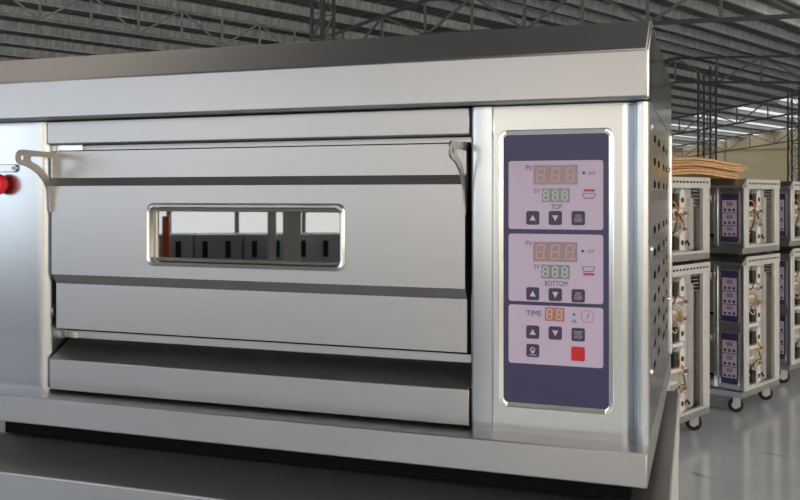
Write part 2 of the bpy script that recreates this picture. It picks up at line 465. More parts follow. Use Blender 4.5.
# red knob and its plate on the left panel
mb = MB(); pl = rrect(-1.105, -1.0655, .0385, .0515, .0062)
mb.loops([L3([(x, z+CZ) for x, z in pl], YP-.0005), L3([(x, z+CZ) for x, z in pl], YP-.004)], False, True)
child(mb, 'knob_plate', M['steel_front'], lpil, bevel=.001)
mb = MB(); mb.lathe((-1.0715, YP-.004, Z(.045)), (0,-1,0), [(0,.0032),(.0012,.0032),(.0022,.002)], 12)
child(mb, 'screw', M['steel_dull'], lpil)
KX, KZ = -1.0965, Z(.0187)
mb = MB(); mb.lathe((KX, YP, KZ), (0,-1,0), [(0,.009),(.004,.010),(.005,.0150),(.009,.0172),(.017,.0172),(.022,.0145),(.0255,.008),(.0265,.002)], 28)
child(mb, 'red_knob', M['red'], lpil, smooth=True)
# front header rail
child(MB().box(-1.0065, -.3035, YP-.001, 1.20, Z(.0832), zt), 'header_rail', M['steel'], oven, bevel=.0015)
child(MB().box(-1.007, -.3035, 1.190, 1.214, Z(.0745), Z(.0815)), 'gasket_rail', M['steel'], oven)
child(MB().box(-1.007, -.956, 1.182, 1.190, Z(.0712), Z(.0825)), 'hinge_tab', M['steel_bright'], oven)
# loading shelf below the door
mb = MB(); mb.prism([(YP, Z(-.3125)), (YP, Z(-.2637)), (1.2105, Z(-.236)), (1.2105, Z(-.3125))], 'x', -1.003, -.3045)
child(mb, 'loading_shelf', M['steel'], oven, bevel=.0012)
lr = child(MB().box(-1.0075, -.3035, 1.2108, 1.2148, Z(-.2362), Z(-.2248)), 'door_sill', M['steel'], oven)
child(MB().box(-.995, -.985, 1.207, 1.2108, Z(-.2360), Z(-.2255)), 'sill_tab', M['steel_bright'], lr)

# door ---------------------------------------------------------------
DL, DR = -.9985, -.3100
YD, YU, YK = 1.160, 1.171, 1.196            # raised plane, flat plane, back
z1, z2, z3, z4, z5, z6 = .0715, .0288, .0155, -.1265, -.142, -.215
door = None
mb = MB()
out = [(DL, Z(z4)), (DR, Z(z4)), (DR, Z(z3)), (DL, Z(z3))]
# raised centre with a rounded window opening
wx0, wx1, wz0, wz1 = -.8176, -.4847, -.1085, -.0108
hole = [(x, z+CZ) for x, z in rrect(wx0+.003, wx1-.003, wz0+.003, wz1-.003, .011)]
n = len(hole)
def to_outer(pt):
    i, = pt
    return None
outer = []
seg = n//4
corners = [(DR, Z(z3)), (DL, Z(z3)), (DL, Z(z4)), (DR, Z(z4))]
for c in range(4):
    for i in range(seg):
        hx, hz = hole[c*seg+i]
        outer.append(corners[c])
mb.loops([L3(outer, YD), L3(hole, YD), L3(hole, YD+.03)])
mb.sweep([(YD, Z(z3)), (YU, Z(z2)), (YU, Z(z1)), (YU+.004, Z(z1)+.002), (YK, Z(z1)+.002)], 'x', DL, DR)
mb.sweep([(YD, Z(z4)), (YU, Z(z5)), (YU, Z(z6)), (YK, Z(z6))], 'x', DL, DR)
for x in (DL, DR):
    mb.add([(x,YD,Z(z4)),(x,YD,Z(z3)),(x,YU,Z(z2)),(x,YU,Z(z1)),(x,YK,Z(z1)),(x,YK,Z(z6)),(x,YU,Z(z6)),(x,YU,Z(z5))], [tuple(range(8))])
door = child(mb, 'door', M['steel'], oven)
bv = door.modifiers.new('weld', 'WELD'); bv.merge_threshold = .0001
# window frame bead + glass
def ringpts(off, r): return [(x, z+CZ) for x, z in rrect(wx0+off, wx1-off, wz0+off, wz1-off, r)]
mb = MB(); mb.loops([L3(ringpts(0, .013), YD+.001), L3(ringpts(.0005, .0125), YD-.003), L3(ringpts(.003, .011), YD-.005), L3(ringpts(.0065, .009), YD-.004), L3(ringpts(.0085, .007), YD+.0005), L3(ringpts(.009, .006), YD+.008)])
child(mb, 'window_frame', M['steel_bright'], door, smooth=True)
mb = MB(); mb.loops([L3(ringpts(.0085, .006), YD+.009), L3(ringpts(.0115, .004), YD+.006), L3(ringpts(.0135, .003), YD+.009)])
child(mb, 'inner_frame', M['steel_dull'], door)
mb = MB(); mb.box(wx0+.004, wx1-.004, YD+.0095, YD+.0135, Z(wz0+.004), Z(wz1-.004))
child(mb, 'window_glass', M['ovenglass'], door)
# brackets: plates standing off the door towards the viewer
def onX(px, py, X):
    u = (px-400)/F; dX = u*ca - sa; dY = u*sa + ca
    Y = X*dY/dX
    return (round(Y, 4), round((HOR-py)/F*(Y/dY) + CZ, 4))
XBK = -.9965
outl = [(57.6,152.6),(57.6,179),(56.6,186),(54.6,198),(52.6,212),(50.6,212),(49.9,201),(48.0,190),(44.0,181),(38.5,173.8),(31.5,168.6),(25.5,165.8),(20.5,164.8),(17.6,162),(16.4,158),(17.0,153.6),(19.4,150.4),(23.5,149.4),(30,150.2),(44,151.5)]
inn = [(52.4,157.8),(52.6,178),(51.5,179.9),(49.8,179.6),(46.0,173.0),(41.2,167.6),(36.8,164.0),(31.8,161.8),(30.8,158.8),(31.8,156.4),(38,156.6)]
holep = [(23+1.9*math.cos(a*math.pi/5), 157.8+3.0*math.sin(a*math.pi/5)) for a in range(10)]
from mathutils.geometry import tessellate_polygon
def bracket(X, t, flip=False):
    O = [onX(px, py, XBK) for px, py in outl]; I = [onX(px, py, XBK) for px, py in inn]; H = [onX(px, py, XBK) for px, py in holep]
    lp = [[Vector((a, b, 0)) for a, b in l] for l in (O, I, H)]
    tris = tessellate_polygon(lp); flat = [p for l in (O, I, H) for p in l]
    mb = MB(); nn = len(flat)
    mb.add([(X, a, b) for a, b in flat] + [(X+t, a, b) for a, b in flat], list(tris) + [tuple(nn+i for i in reversed(f)) for f in tris])
    k = 0
    for l in (O, I, H):
        L_ = len(l)
        mb.add([(X, a, b) for a, b in l] + [(X+t, a, b) for a, b in l], [(i, (i+1) % L_, L_+(i+1) % L_, L_+i) for i in range(L_)])
    return mb
child(bracket(XBK-.003, .003), 'handle_bracket', M['steel_dull'], door)
child(bracket(DR-.001, .003), 'handle_bracket', M['steel_dull'], door)
for zz in (-.189, .05):
    mb = MB(); mb.lathe((DL, 1.182, Z(zz)), (-1,0,0), [(0,.0095),(.002,.009),(.0045,.006),(.006,.002)], 14)
    child(mb, 'hinge_bolt', M['steel_bright'], door, smooth=True)
# baking chamber seen through the glass
mb = MB()
ch = [(-.99,1.225),(-.99,1.79),(-.33,1.79),(-.33,1.225)]
mb.sweep(ch, 'z', Z(-.185), Z(.045)); mb.box(-.99, -.33, 1.225, 1.79, Z(-.187), Z(-.185)); mb.box(-.99, -.33, 1.225, 1.79, Z(.045), Z(.047))
child(mb, 'baking_chamber', mat('chamber_steel', (.05,.05,.055), .5, .3), oven)

# control housing -----------------------------------------------------
prof = [(-.303, 1.215), (-.303, YP+.007)] + arc(-.293, YP+.007, .010, 180, 270, 6) + [(-.2722, YP-.0026), (-.2700, YP+.002), (-.2690, YP+.0025), (-.1030, YP+.0025), (-.1005, YP+.0035), (-.0890, YP+.0125)] \
     + [(-.0878, YP+.009)] + arc(-.0784, YP+.0075, .0094, 180, 360, 12) + [(-.0690, YP+.03)]
hous = child(MB().sweep(prof, 'z', zb, zt), 'control_housing', M['steel_front'], oven, smooth=True)
YC = YP + .0025
bx0, bx1, bz0, bz1 = -.2632, -.1130, -.2815, .0868
def bez(off, r): return [(x, z+CZ) for x, z in rrect(bx0+off, bx1-off, bz0+off, bz1-off, r)]
mb = MB(); mb.loops([L3(bez(-.001, .012), YC+.0003), L3(bez(-.0003, .0113), YC-.0022), L3(bez(.0006, .0105), YC-.0026), L3(bez(.006, .0065), YC-.0009), L3(bez(.0063, .0062), YC+.0002)])
child(mb, 'panel_bezel', M['steel_bright'], hous, smooth=True)
panel = child(MB().loops([L3(bez(.0055, .007), YC+.0004), L3(bez(.0055, .007), YC-.0006)], False, True), 'control_panel', M['navy'], oven)
YS = YC - .0006
def cardm(mb, x0, x1, zl, zh, r, y=YS, t=.0004):
    l = [(x, z+CZ) for x, z in rrect(x0, x1, zl, zh, r, 4)]
    mb.loops([L3(l, y), L3(l, y-t)], False, True)
for zl, zh in ((-.0443, .0462), (-.1402, -.0505), (-.2228, -.1450)):
    mb = MB(); cardm(mb, -.2502, -.1262, zl, zh, .0035); child(mb, 'lilac_field', M['lilac'], panel)
Y1 = YS - .0004
def at(px, py, Y=1.1617):
    u = (px-400)/F; dX = u*ca - sa; dY = u*sa + ca; zc = Y/dY
    return dX*zc, (HOR-py)/F*zc
def rect_px(x0, x1, y0, y1):
    xm, ym = (x0+x1)/2, (y0+y1)/2
    X0 = at(x0, ym)[0]; X1 = at(x1, ym)[0]; ZH = at(xm, y0)[1]; ZL = at(xm, y1)[1]
    return X0, X1, ZL, ZH
SEG = {'a':(0,1,1,1),'b':(1,1,1,.5),'c':(1,.5,1,0),'d':(0,0,1,0),'e':(0,0,0,.5),'f':(0,.5,0,1),'g':(0,.5,1,.5)}
def digits(mb, X0, X1, ZL, ZH, nd, y, th_, slant=.1, dot=True, on='abcdefg'):
    W = (X1-X0)/nd
    for k in range(nd):
        cx0 = X0 + W*k + W*.2; cw = W*.5; hz0 = ZL + (ZH-ZL)*.16; hh = (ZH-ZL)*.68
        for s in on:
            xa, za, xb, zb_ = SEG[s]
            p = [(cx0 + xa*cw + slant*za*hh, hz0 + za*hh), (cx0 + xb*cw + slant*zb_*hh, hz0 + zb_*hh)]
            d = Vector((p[1][0]-p[0][0], p[1][1]-p[0][1])); l = d.length; d /= l; nrm = Vector((-d.y, d.x))*th_/2; e = d*th_*.35
            a = Vector(p[0]) + e; b_ = Vector(p[1]) - e
            q4 = [a+nrm, a-nrm, b_-nrm, b_+nrm]
            mb.add([(v.x, y, v.y+CZ) for v in q4] + [(v.x, y-.0003, v.y+CZ) for v in q4], [(0,1,2,3),(7,6,5,4),(0,4,5,1),(1,5,6,2),(2,6,7,3),(3,7,4,0)])
        if dot:
            dx = cx0 + cw + W*.12; mb.box(dx-th_*.5, dx+th_*.5, y-.0003, y, hz0+CZ-th_*.5, hz0+CZ+th_*.5)
def text(s, X0, X1, ZL, ZH, y, mt, name='lettering', parent=None):
    cu = bpy.data.curves.new('t', 'FONT'); cu.body = s; cu.size = 1; cu.extrude = 0; cu.offset = 0
    to = bpy.data.objects.new('t', cu); C.objects.link(to)
    dg = bpy.context.evaluated_depsgraph_get(); me = bpy.data.meshes.new_from_object(to.evaluated_get(dg))
    bpy.data.objects.remove(to); bpy.data.curves.remove(cu)
    xs = [v.co.x for v in me.vertices]; zs_ = [v.co.y for v in me.vertices]
    sx = (X1-X0)/(max(xs)-min(xs)); sz = (ZH-ZL)/(max(zs_)-min(zs_))
    mb = MB()
    mb.add([(X0+(v.co.x-min(xs))*sx, y-.0003, ZL+CZ+(v.co.y-min(zs_))*sz) for v in me.vertices], [list(p.vertices) for p in me.polygons])
    bpy.data.meshes.remove(me)
    return child(mb, name, mt, parent)
def T(s, x0, x1, y0, y1, mt=None): return text(s, *rect_px(x0, x1, y0, y1), Y1, mt or M['ink'], 'lettering', panel)
def display(x0, x1, y0, y1, nd, bg, sg, th_, **k):
    r = rect_px(x0, x1, y0, y1)
    mb = MB(); mb.box(r[0], r[1], Y1-.0003, Y1, r[2]+CZ, r[3]+CZ)
    d = child(mb, 'display', M[bg], panel)
    mb = MB(); digits(mb, *r, nd, Y1-.0003, th_, **k); child(mb, 'display_digits', M[sg], panel)
def key(x0, x1, y0, y1, sym):
    r = rect_px(x0, x1, y0, y1)
    mb = MB(); l = [(x, z+CZ) for x, z in rrect(r[0], r[1], r[2], r[3], .0026, 4)]
    mb.loops([L3(l, Y1), L3(l, Y1-.0006)], False, True)
    child(mb, 'key', M['redkey'] if sym == 'red' else M['key'], panel)
    yk = Y1 - .0006; cx, cz = (r[0]+r[1])/2, (r[2]+r[3])/2 + CZ; w = (r[1]-r[0]); s = M['keysym']
    if sym in ('up', 'down'):
        k = 1 if sym == 'up' else -1; a = w*.24
        mb = MB(); mb.add([(cx-a, yk-.0003, cz-k*a*.85), (cx+a, yk-.0003, cz-k*a*.85), (cx, yk-.0003, cz+k*a)], [(0,1,2)])
        child(mb, 'key_symbol', s, panel)
    elif sym == 'bulb':
        mb = MB(); n_ = 16; R = w*.2
        ring = lambda rr: [(cx+rr*math.cos(2*math.pi*i/n_), yk-.0003, cz+w*.08+rr*math.sin(2*math.pi*i/n_)) for i in range(n_)]
        mb.loops([ring(R), ring(R*.62)])
        mb.box(cx-R*.5, cx+R*.5, yk-.0003, yk, cz-w*.22, cz-w*.12); mb.box(cx-R*.2, cx+R*.2, yk-.0003, yk, cz-w*.12, cz+w*.05); mb.box(cx-w*.3, cx+w*.3, yk-.0003, yk, cz-w*.36, cz-w*.32)
        child(mb, 'key_symbol', s, panel)
    elif sym != 'red':
        a, b_ = sym; Zc = cz - CZ; hw = w*(.2 if len(a) < 4 else .33)
        text(a, cx-hw, cx+hw, Zc+w*.08, Zc+w*.27, yk, s, 'key_symbol', panel)
        text(b_, cx-w*.3, cx+w*.3, Zc-w*.3, Zc-w*.11, yk, s, 'key_symbol', panel)
        mb = MB(); mb.box(cx-w*.3, cx+w*.3, yk-.0003, yk, cz-w*.025, cz+w*.005); child(mb, 'key_symbol', s, panel)
def dotmark(x, y, r=.0019):
    X, z = at(x, y); mb = MB(); mb.cyl((X, Y1, z+CZ), (X, Y1-.0004, z+CZ), r, n=14); child(mb, 'indicator_light', M['ink'], panel)
def heat_icon(x0, x1, yt0, yt1, yr, top):
    a, b_, zl, zh = rect_px(x0, x1, yt0, yt1); w = b_-a
    pts = [(a, zh), (a+w*.16, zl), (b_-w*.16, zl), (b_, zh)]
    mb = MB()
    for p0, p1 in zip(pts[:-1], pts[1:]): mb.bar((p0[0], Y1-.0002, p0[1]+CZ), (p1[0], Y1-.0002, p1[1]+CZ), .0004, .0009)
    for k in range(6): mb.bar((a+w*k/6, Y1-.0002, zh+CZ+(.0005 if k % 2 else 0)), (a+w*(k+1)/6, Y1-.0002, zh+CZ+(0 if k % 2 else .0005)), .0004, .0006)
    child(mb, 'tray_icon', M['ink'], panel)
    zr = at((x0+x1)/2, yr)[1] + CZ
    mb = MB(); npt = 14
    for k in range(npt):
        u0, u1 = k/npt, (k+1)/npt; am = .0012
        f = lambda u: am*math.sin(u*math.pi*6)
        mb.bar((a+w*(.1+.75*u0), Y1-.0002, zr+f(u0)), (a+w*(.1+.75*u1), Y1-.0002, zr+f(u1)), .0004, .0019)
    mb.add([(b_-w*.2, Y1-.0003, zr+.002), (b_-w*.2, Y1-.0003, zr-.002), (b_, Y1-.0003, zr)], [(0,1,2)])
    child(mb, 'heat_icon', M['redicon'], panel)
# TOP field
T('PV', 526, 532.3, 165.3, 170.5); display(533.6, 577.8, 165, 184.6, 3, 'pv', 'pvseg', .0017)
T('SV', 534, 540, 188.5, 193.3); display(541.8, 569.8, 188.4, 202.2, 3, 'sv', 'svseg', .0017, slant=.02, dot=False)
dotmark(583.8, 173); T('OUT', 588.4, 595.5, 171.4, 175)
heat_icon(582.5, 595.5, 193.6, 198.2, 190.4, True); T('TOP', 551, 562, 204.2, 209.2)
key(526.4, 539.3, 211, 224.7, 'up'); key(548.8, 562, 211, 225, 'down'); key(571.6, 585, 211, 225.2, ('ON', 'OFF'))
# BOTTOM field
T('PV', 526, 532, 241, 246); display(533.2, 577.4, 242, 261.8, 3, 'pv', 'pvseg', .0017)
T('SV', 534, 540, 264.2, 269); display(541.4, 569.8, 264.8, 278.8, 3, 'sv', 'svseg', .0017, slant=.02, dot=False)
dotmark(582.7, 251.2); T('OUT', 588, 594.5, 249.6, 253)
heat_icon(582, 595, 267, 271.4, 274.2, False); T('BOTTOM', 545, 567.5, 281, 286)
key(526.4, 539.3, 287.2, 300.2, 'up'); key(548.8, 562, 288.2, 301, 'down'); key(571.6, 585, 289.2, 302.4, ('ON', 'OFF'))
# TIME field
T('TIME', 526.2, 541.6, 310.4, 315.8); display(545, 564.6, 307.4, 321.2, 2, 'tm', 'tmseg', .0016, slant=.02, dot=False)
dotmark(574, 314.6, .0016); T('AL', 571.6, 577.4, 319.4, 322.8)
X, zz = at(587.6, 316.6)
mb = MB(); n_ = 24; ring = lambda rr: [(X+rr*math.cos(2*math.pi*i/n_), Y1-.0003, zz+CZ+rr*math.sin(2*math.pi*i/n_)) for i in range(n_)]
mb.loops([ring(.0085), ring(.0079)]); child(mb, 'clock_icon', M['redicon'], panel)
mb = MB(); mb.bar((X-.0012, Y1-.0002, zz+CZ-.004), (X+.0016, Y1-.0002, zz+CZ+.005), .0004, .0006); mb.bar((X, Y1-.0002, zz+CZ), (X+.0034, Y1-.0002, zz+CZ+.001), .0004, .0006)
child(mb, 'clock_hands', M['ink'], panel)
key(526.4, 539.3, 325.4, 338.6, 'up'); key(548.8, 562, 326.4, 339.6, 'down'); key(571.6, 585, 328, 341.2, ('START', 'STOP'))
key(526.4, 539.3, 344, 357, 'bulb'); key(571.4, 585, 346.8, 361, 'red')

# ------------------------------------------------------------------ generic ovens (background stack and the one underneath)
def castor(root, x, y, h, rz=0):
    r = h*.45; R = Matrix.Translation((x, y, 0)) @ Matrix.Rotation(rz, 4, 'Z')
    def put(mb):
        mb.v = [tuple(R @ Vector(v)) for v in mb.v]; return mb
    mb = MB(); mb.box(-.035, .035, -.035, .035, h-.008, h); mb.box(-.024, -.019, -.014, .04, r*.8, h-.008); mb.box(.019, .024, -.014, .04, r*.8, h-.008)
    f = put(mb).build('castor', M['zinc'], root)
    mb = MB(); mb.lathe((-.017, .022, r), (1,0,0), [(0,r*.85),(.004,r),(.030,r),(.034,r*.85)], 20)
    put(mb).build('wheel', M['rubber'], f, smooth=True)
    mb = MB(); mb.lathe((-.0185, .022, r), (1,0,0), [(0,r*.5),(.037,r*.5)], 16)
    put(mb).build('wheel_hub', M['white'], f)
def mini_panel(root, x0, x1, z0, z1, y):
    """dark control panel on a front, with three lilac fields; parts of its own"""
    fr = MB(); o1 = rrect(x0, x1, z0, z1, .012, 3); o2 = rrect(x0+.012, x1-.012, z0+.012, z1-.012, .006, 3)
    fr.loops([L3(o1, y), L3(o1, y-.004), L3(o2, y-.003), L3(o2, y)]); f = fr.build('panel_frame', M['steel_bright'], root)
    mb = MB(); mb.loops([L3(o2, y), L3(o2, y-.002)], False, True); p = mb.build('control_panel', M['navy'], root)
    W, H = x1-x0, z1-z0; yy = y-.002
    a0, a1 = x0+W*.14, x1-W*.14
    for k, (f0, f1) in enumerate(((.60, .84), (.355, .585), (.14, .34))):
        mb = MB(); q = rrect(a0, a1, z0+H*f0, z0+H*f1, .003, 3); mb.loops([L3(q, yy), L3(q, yy-.0008)], False, True); mb.build('lilac_field', M['lilac'], p)
        zc0, zc1 = z0+H*f0, z0+H*f1; hh = zc1-zc0
        mb = MB(); mb.box(a0+W*.2, a1-W*.2, yy-.0014, yy-.0008, zc1-hh*.45, zc1-hh*.12); mb.build('display', M['pv'], p)
        for kx in (.08, .3, .52):
            mb = MB(); mb.box(a0+W*kx, a0+W*(kx+.12), yy-.0014, yy-.0008, zc0+hh*.1, zc0+hh*.32); mb.build('key', M['key'], p)
def electrics(root, W, y0, y1, z0, z1, ndeck, seed):
    """mounting plate with contactors, rails, relays and wires, seen through the open side"""
    rnd = random.Random(seed); xp = W-.056; D = y1-y0; H = (z1-z0)/ndeck
    MB().box(xp-.004, xp, y0, y0+D*.72, z0, z1).build('mounting_plate', M['plate'], root)
    mb = MB()
    for k in range(5): mb.box(xp, xp+.02, y0+D*(.62+.02*k), y0+D*(.63+.02*k), z0+.02, z1-.08)
    mb.build('cable_duct', M['zinc'], root)
    MB().box(xp-.05, xp-.045, y0+D*.72, y1, z0, z1).build('insulation_wall', M['steel_dull'], root)
    mb = MB()
    for k in range(5): mb.box(xp-.044, xp+.02, y0+D*.72, y1-.01, z1-.03-.025*k, z1-.024-.025*k)
    mb.build('louvre', M['steel_dull'], root)
    for d in range(ndeck):
        b0 = z0 + d*H
        for fz in (.16, .80):
            yc, zc_ = y0+D*.2, b0+H*fz
            c = MB().box(xp, xp+.045, yc-.035, yc+.03, zc_-.045, zc_+.045).build('contactor', M['black'], root)
            pr = [(yc+.035, zc_-.05), (yc+.10, zc_-.05), (yc+.10, zc_+.04)] + arc(yc+.0675, zc_+.04, .0325, 0, 180, 8)
            MB().prism(pr, 'x', xp+.01, xp+.052).build('contactor_cover', M['white'], c)
            MB().prism(arc(yc+.0675, zc_+.0, .018, 0, 360, 12)[:-1], 'x', xp+.052, xp+.055).build('coil_window', M['black'], c)
            MB().box(xp, xp+.04, y0+.0, y0+D*.38, zc_-.085, zc_-.06).build('terminal_rail', M['white'], root)
        MB().box(xp, xp+.04, y0+.0, y0+D*.22, b0+H*.46, b0+H*.50).build('terminal_rail', M['white'], root)
        for fy, fz in ((.42, .36), (.45, .6)):
            yc, zc_ = y0+D*fy, b0+H*fz
            rl = MB().cyl((xp, yc, zc_), (xp+.038, yc, zc_), .028, n=12).build('relay', M['zinc'], root)
            MB().box(xp+.038, xp+.048, yc-.02, yc+.02, zc_-.012, zc_+.012).build('relay_cap', M['brownpart'], rl)
        for k in range(9):
            ya, za = y0+D*rnd.uniform(.05, .3), b0+H*rnd.uniform(.12, .85)
            yb, zb_ = y0+D*rnd.uniform(.1, .5), b0+H*rnd.uniform(.2, .75)
            mx_ = xp+.03+rnd.uniform(0, .02)
            pts = []
            for i in range(9):
                u = i/8; pts.append((xp+.01+(mx_-xp)*math.sin(u*math.pi), ya+(yb-ya)*u, za+(zb_-za)*u + .03*math.sin(u*math.pi*2)))
            MB().tube(pts, .0045, 6).build('wire', M[['w_or','w_ye','copper','w_bk','w_wh','copper','w_or','w_bk','w_wh'][k]], root, smooth=True)
    pts = [(xp+.035, y0+D*(.05+.5*i/10), z0+.03+.05*abs(math.sin(i*.9))) for i in range(11)]
    MB().tube(pts, .008, 6).build('cable', M['w_bk'], root, smooth=True)
def generic_oven(name, label, W, D, H, ndeck, leg, open_side=True, chw=.068, chh=.048, front_gap=.04, group=None, seed=1, hood_h=.066, body_mat=None):
    """local frame: x 0..W left to right, y 0..D front to back, z 0..H(+leg)"""
    r = thing(name, label, 'oven', (0,0,0), 0, group)
    z0, z1 = leg, leg+H; zb = z0+.043; zh = z1-hood_h; st = M['steel']
    MB().prism([(0, zh), (0, z1-chh), (chw, z1), (D, z1), (D, zh)], 'x', 0, W).build('hood', st, r, bevel=.002)
    MB().box(0, W, 0, D, z0, zb).build('base_tray', st, r, bevel=.002)
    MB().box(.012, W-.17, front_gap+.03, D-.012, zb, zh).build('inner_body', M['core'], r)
    MB().box(0, W, D-.006, D, zb, zh).build('rear_panel', M['steel_dull'], r)
    MB().box(0, .004, front_gap, D-.006, zb, zh).build('side_panel', M['steel_side'], r)
    if open_side:
        mb = MB(); fy0, fy1 = front_gap, D-.0
        mb.box(W-.03, W, fy0, fy0+.075, zb, zh); mb.box(W-.03, W, fy1-.095, fy1, zb, zh)
        mb.box(W-.03, W, fy0+.075, fy1-.095, zb, zb+.018); mb.box(W-.03, W, fy0+.075, fy1-.095, zh-.01, zh)
        sf = mb.build('side_frame', M['zinc'], r, bevel=.003)
        mb = MB(); mb.box(W, W+.004, chw, D, zh-.004, z1-.002); mb.mi = 1
        for k in range(12):
            y = chw+.05+(D-chw-.1)*k/11; mb.box(W+.004, W+.006, y-.013, y+.013, z1-.04, z1-.027)
        mb.build('hood_flange', [M['zinc'], M['black']], r)
        electrics(r, W, front_gap+.08, D-.01, zb+.01, zh, ndeck, seed)
        MB().box(W-.17, W-.16, front_gap+.02, D-.01, zb, zh).build('inner_wall', M['steel_dull'], r)
    else:
        MB().box(W-.03, W, front_gap, D-.006, zb, zh).build('side_panel', M['zinc'], r, bevel=.002)
        MB().prism([(.004, zh), (.004, z1-chh-.001), (chw+.002, z1-.003), (D, z1-.003), (D, zh)], 'x', W-.001, W+.0015).build('hood_side', M['zinc'], r)
    xc = W-.235                             # control housing / door split
    dh = (zh-zb)/ndeck
    MB().box(xc, W-.03, front_gap, front_gap+.03, zb, zh).build('control_housing', st, r, bevel=.004)
    MB().box(xc-.004, xc+.03, front_gap-.012, front_gap, zb+.01, zh-.005).build('housing_post', M['steel_bright'], r, bevel=.004)
    MB().box(W-.03, W-.005, front_gap-.006, front_gap, zb, zh).build('housing_post', M['steel'], r, bevel=.003)
    MB().box(0, .095, front_gap, front_gap+.03, zb, zh).build('left_front_panel', st, r, bevel=.006)
    for d in range(ndeck):
        b0 = zb+d*dh
        mini_panel(r, xc+.038, W-.04, b0+dh*.07, b0+dh*.93, front_gap)
        MB().box(.10, xc-.006, front_gap+.01, front_gap+.03, b0+dh*.88, b0+dh*.99).build('header_rail', st, r)
        MB().prism([(front_gap, b0+.005), (front_gap, b0+dh*.12), (front_gap+.045, b0+dh*.2), (front_gap+.045, b0+.005)], 'x', .10, xc-.006).build('loading_shelf', st, r)
        yf = front_gap; mb = MB()
        mb.prism([(yf+.03, b0+dh*.22), (yf+.011, b0+dh*.22), (yf+.011, b0+dh*.4), (yf, b0+dh*.43), (yf, b0+dh*.74), (yf+.011, b0+dh*.77), (yf+.011, b0+dh*.87), (yf+.03, b0+dh*.87)], 'x', .105, xc-.01)
        dr = mb.build('door', st, r)
        fx0, fx1 = .27, xc-.17; fr = MB()
        o1 = rrect(fx0, fx1, b0+dh*.48, b0+dh*.69, .012, 3); o2 = rrect(fx0+.01, fx1-.01, b0+dh*.48+.01, b0+dh*.69-.01, .006, 3)
        fr.loops([L3(o1, yf), L3(o1, yf-.005), L3(o2, yf-.004), L3(o2, yf)]); fr.build('window_frame', M['steel_bright'], dr)
        g = MB(); g.loops([L3(o2, yf-.0005), L3(o2, yf-.002)], True, True); g.build('window_glass', M['black'], dr)
        for x in (.107, xc-.013):
            MB().prism([(yf+.012, b0+dh*.87), (yf-.05, b0+dh*.88), (yf-.058, b0+dh*.84), (yf-.05, b0+dh*.8), (yf-.01, b0+dh*.7), (yf, b0+dh*.6), (yf+.012, b0+dh*.6)], 'x', x-.0015, x+.0015).build('handle_bracket', M['steel_dull'], dr)
    if leg > .06:
        for x in (.06, W-.06):
            for y in (.07, D-.07): castor(r, x, y, leg, 1.9 if x > .5 else .6)
    elif leg > .005:
        for x in (.08, W-.08):
            for y in (.1, D-.1): MB().cyl((x, y, 0), (x, y, leg), .02).build('foot', M['rubber'], r)
    return r

# the oven underneath the near one
low = generic_oven('deck_oven', 'stainless double-deck oven carrying the foreground oven, only its hood in view', 1.077, .762, 1.64-.3982-.125, 2, .125, open_side=False, chh=.0382, chw=.068, hood_h=.098)
low.location = (-1.122, YF-.012, 0); low.rotation_euler = (0, 0, .012)
# background row: two kinds, copied
HB, DB, WB = .586, .70, 1.03
up = generic_oven('deck_oven', 'upper', WB, DB, HB-.022, 1, .022, seed=3, group='single-deck ovens on top of the background row')
dn = generic_oven('deck_oven', 'lower', WB, DB, 1.056, 2, .124, seed=5, group='double-deck ovens on castors in the background row')
spots = [((1.676, 5.67), 'next to the foreground oven'), ((2.56, 6.59), 'in the middle of the background row'), ((3.37, 7.63), 'cut off by the right edge')]
TOPZ = CZ - .439
for i, ((xc, zc), where) in enumerate(spots):
    wx, wy = cam2world(xc, zc)
    org = Vector((wx, wy, 0)) - Pv*WB
    for src, z, kind in ((up, 1.18, 'open-sided single-deck oven on top of a stack, '), (dn, 0, 'open-sided double-deck oven on castors, ')):
        o = src if i == 0 else copy_tree(src)
        o.location = (org.x, org.y, z); o.rotation_euler = (0, 0, th)
        o['label'] = kind + where
# flattened cardboard on the first background stack
wx, wy = cam2world(1.676, 5.67)
ph = 1.3
for k in range(6):
    Lc, Wc = random.uniform(1.35, 1.65), random.uniform(.34, .46); t = .0165
    mb = MB(); nx = 24
    top, bot = [], []
    off = random.uniform(-.12, .12)
    for j in (0, 1):
        for i in range(nx+1):
            y = -Lc/2 + Lc*i/nx + off; bend = .014*math.sin(y*4.3+ph) + 0
            top.append(((j-.5)*Wc, y, bend + t)); bot.append(((j-.5)*Wc, y, bend))
    n1 = nx+1; vs = top+bot; fs = []
    for i in range(nx):
        fs += [(i, i+1, n1+i+1, n1+i), (2*n1+i, 3*n1+i, 3*n1+i+1, 2*n1+i+1), (i, 2*n1+i, 2*n1+i+1, i+1), (n1+i, n1+i+1, 3*n1+i+1, 3*n1+i)]
    fs += [(0, n1, 3*n1, 2*n1), (nx, 2*n1+nx, 3*n1+nx, n1+nx)]
    mb.add(vs, fs)
    o = mb.build('cardboard_sheet', M['card'])
    base = Vector((wx, wy, 0)) - Pv*(.30+random.uniform(-.03,.03)) + Qv*.66
    o.location = (base.x, base.y, 1.18+HB+.014+k*.020); o.rotation_euler = (0, 0, th + random.uniform(-.02,.02))
    tag(o, ['flat cardboard sheet at the bottom of the pile on the background oven', 'flat cardboard sheet second from the bottom of the pile', 'flat cardboard sheet third from the bottom of the pile', 'flat cardboard sheet third from the top of the pile', 'flat cardboard sheet second from the top of the pile', 'flat cardboard sheet on top of the pile on the background oven'][k], 'cardboard', 'flattened cardboard sheets piled on a background oven')

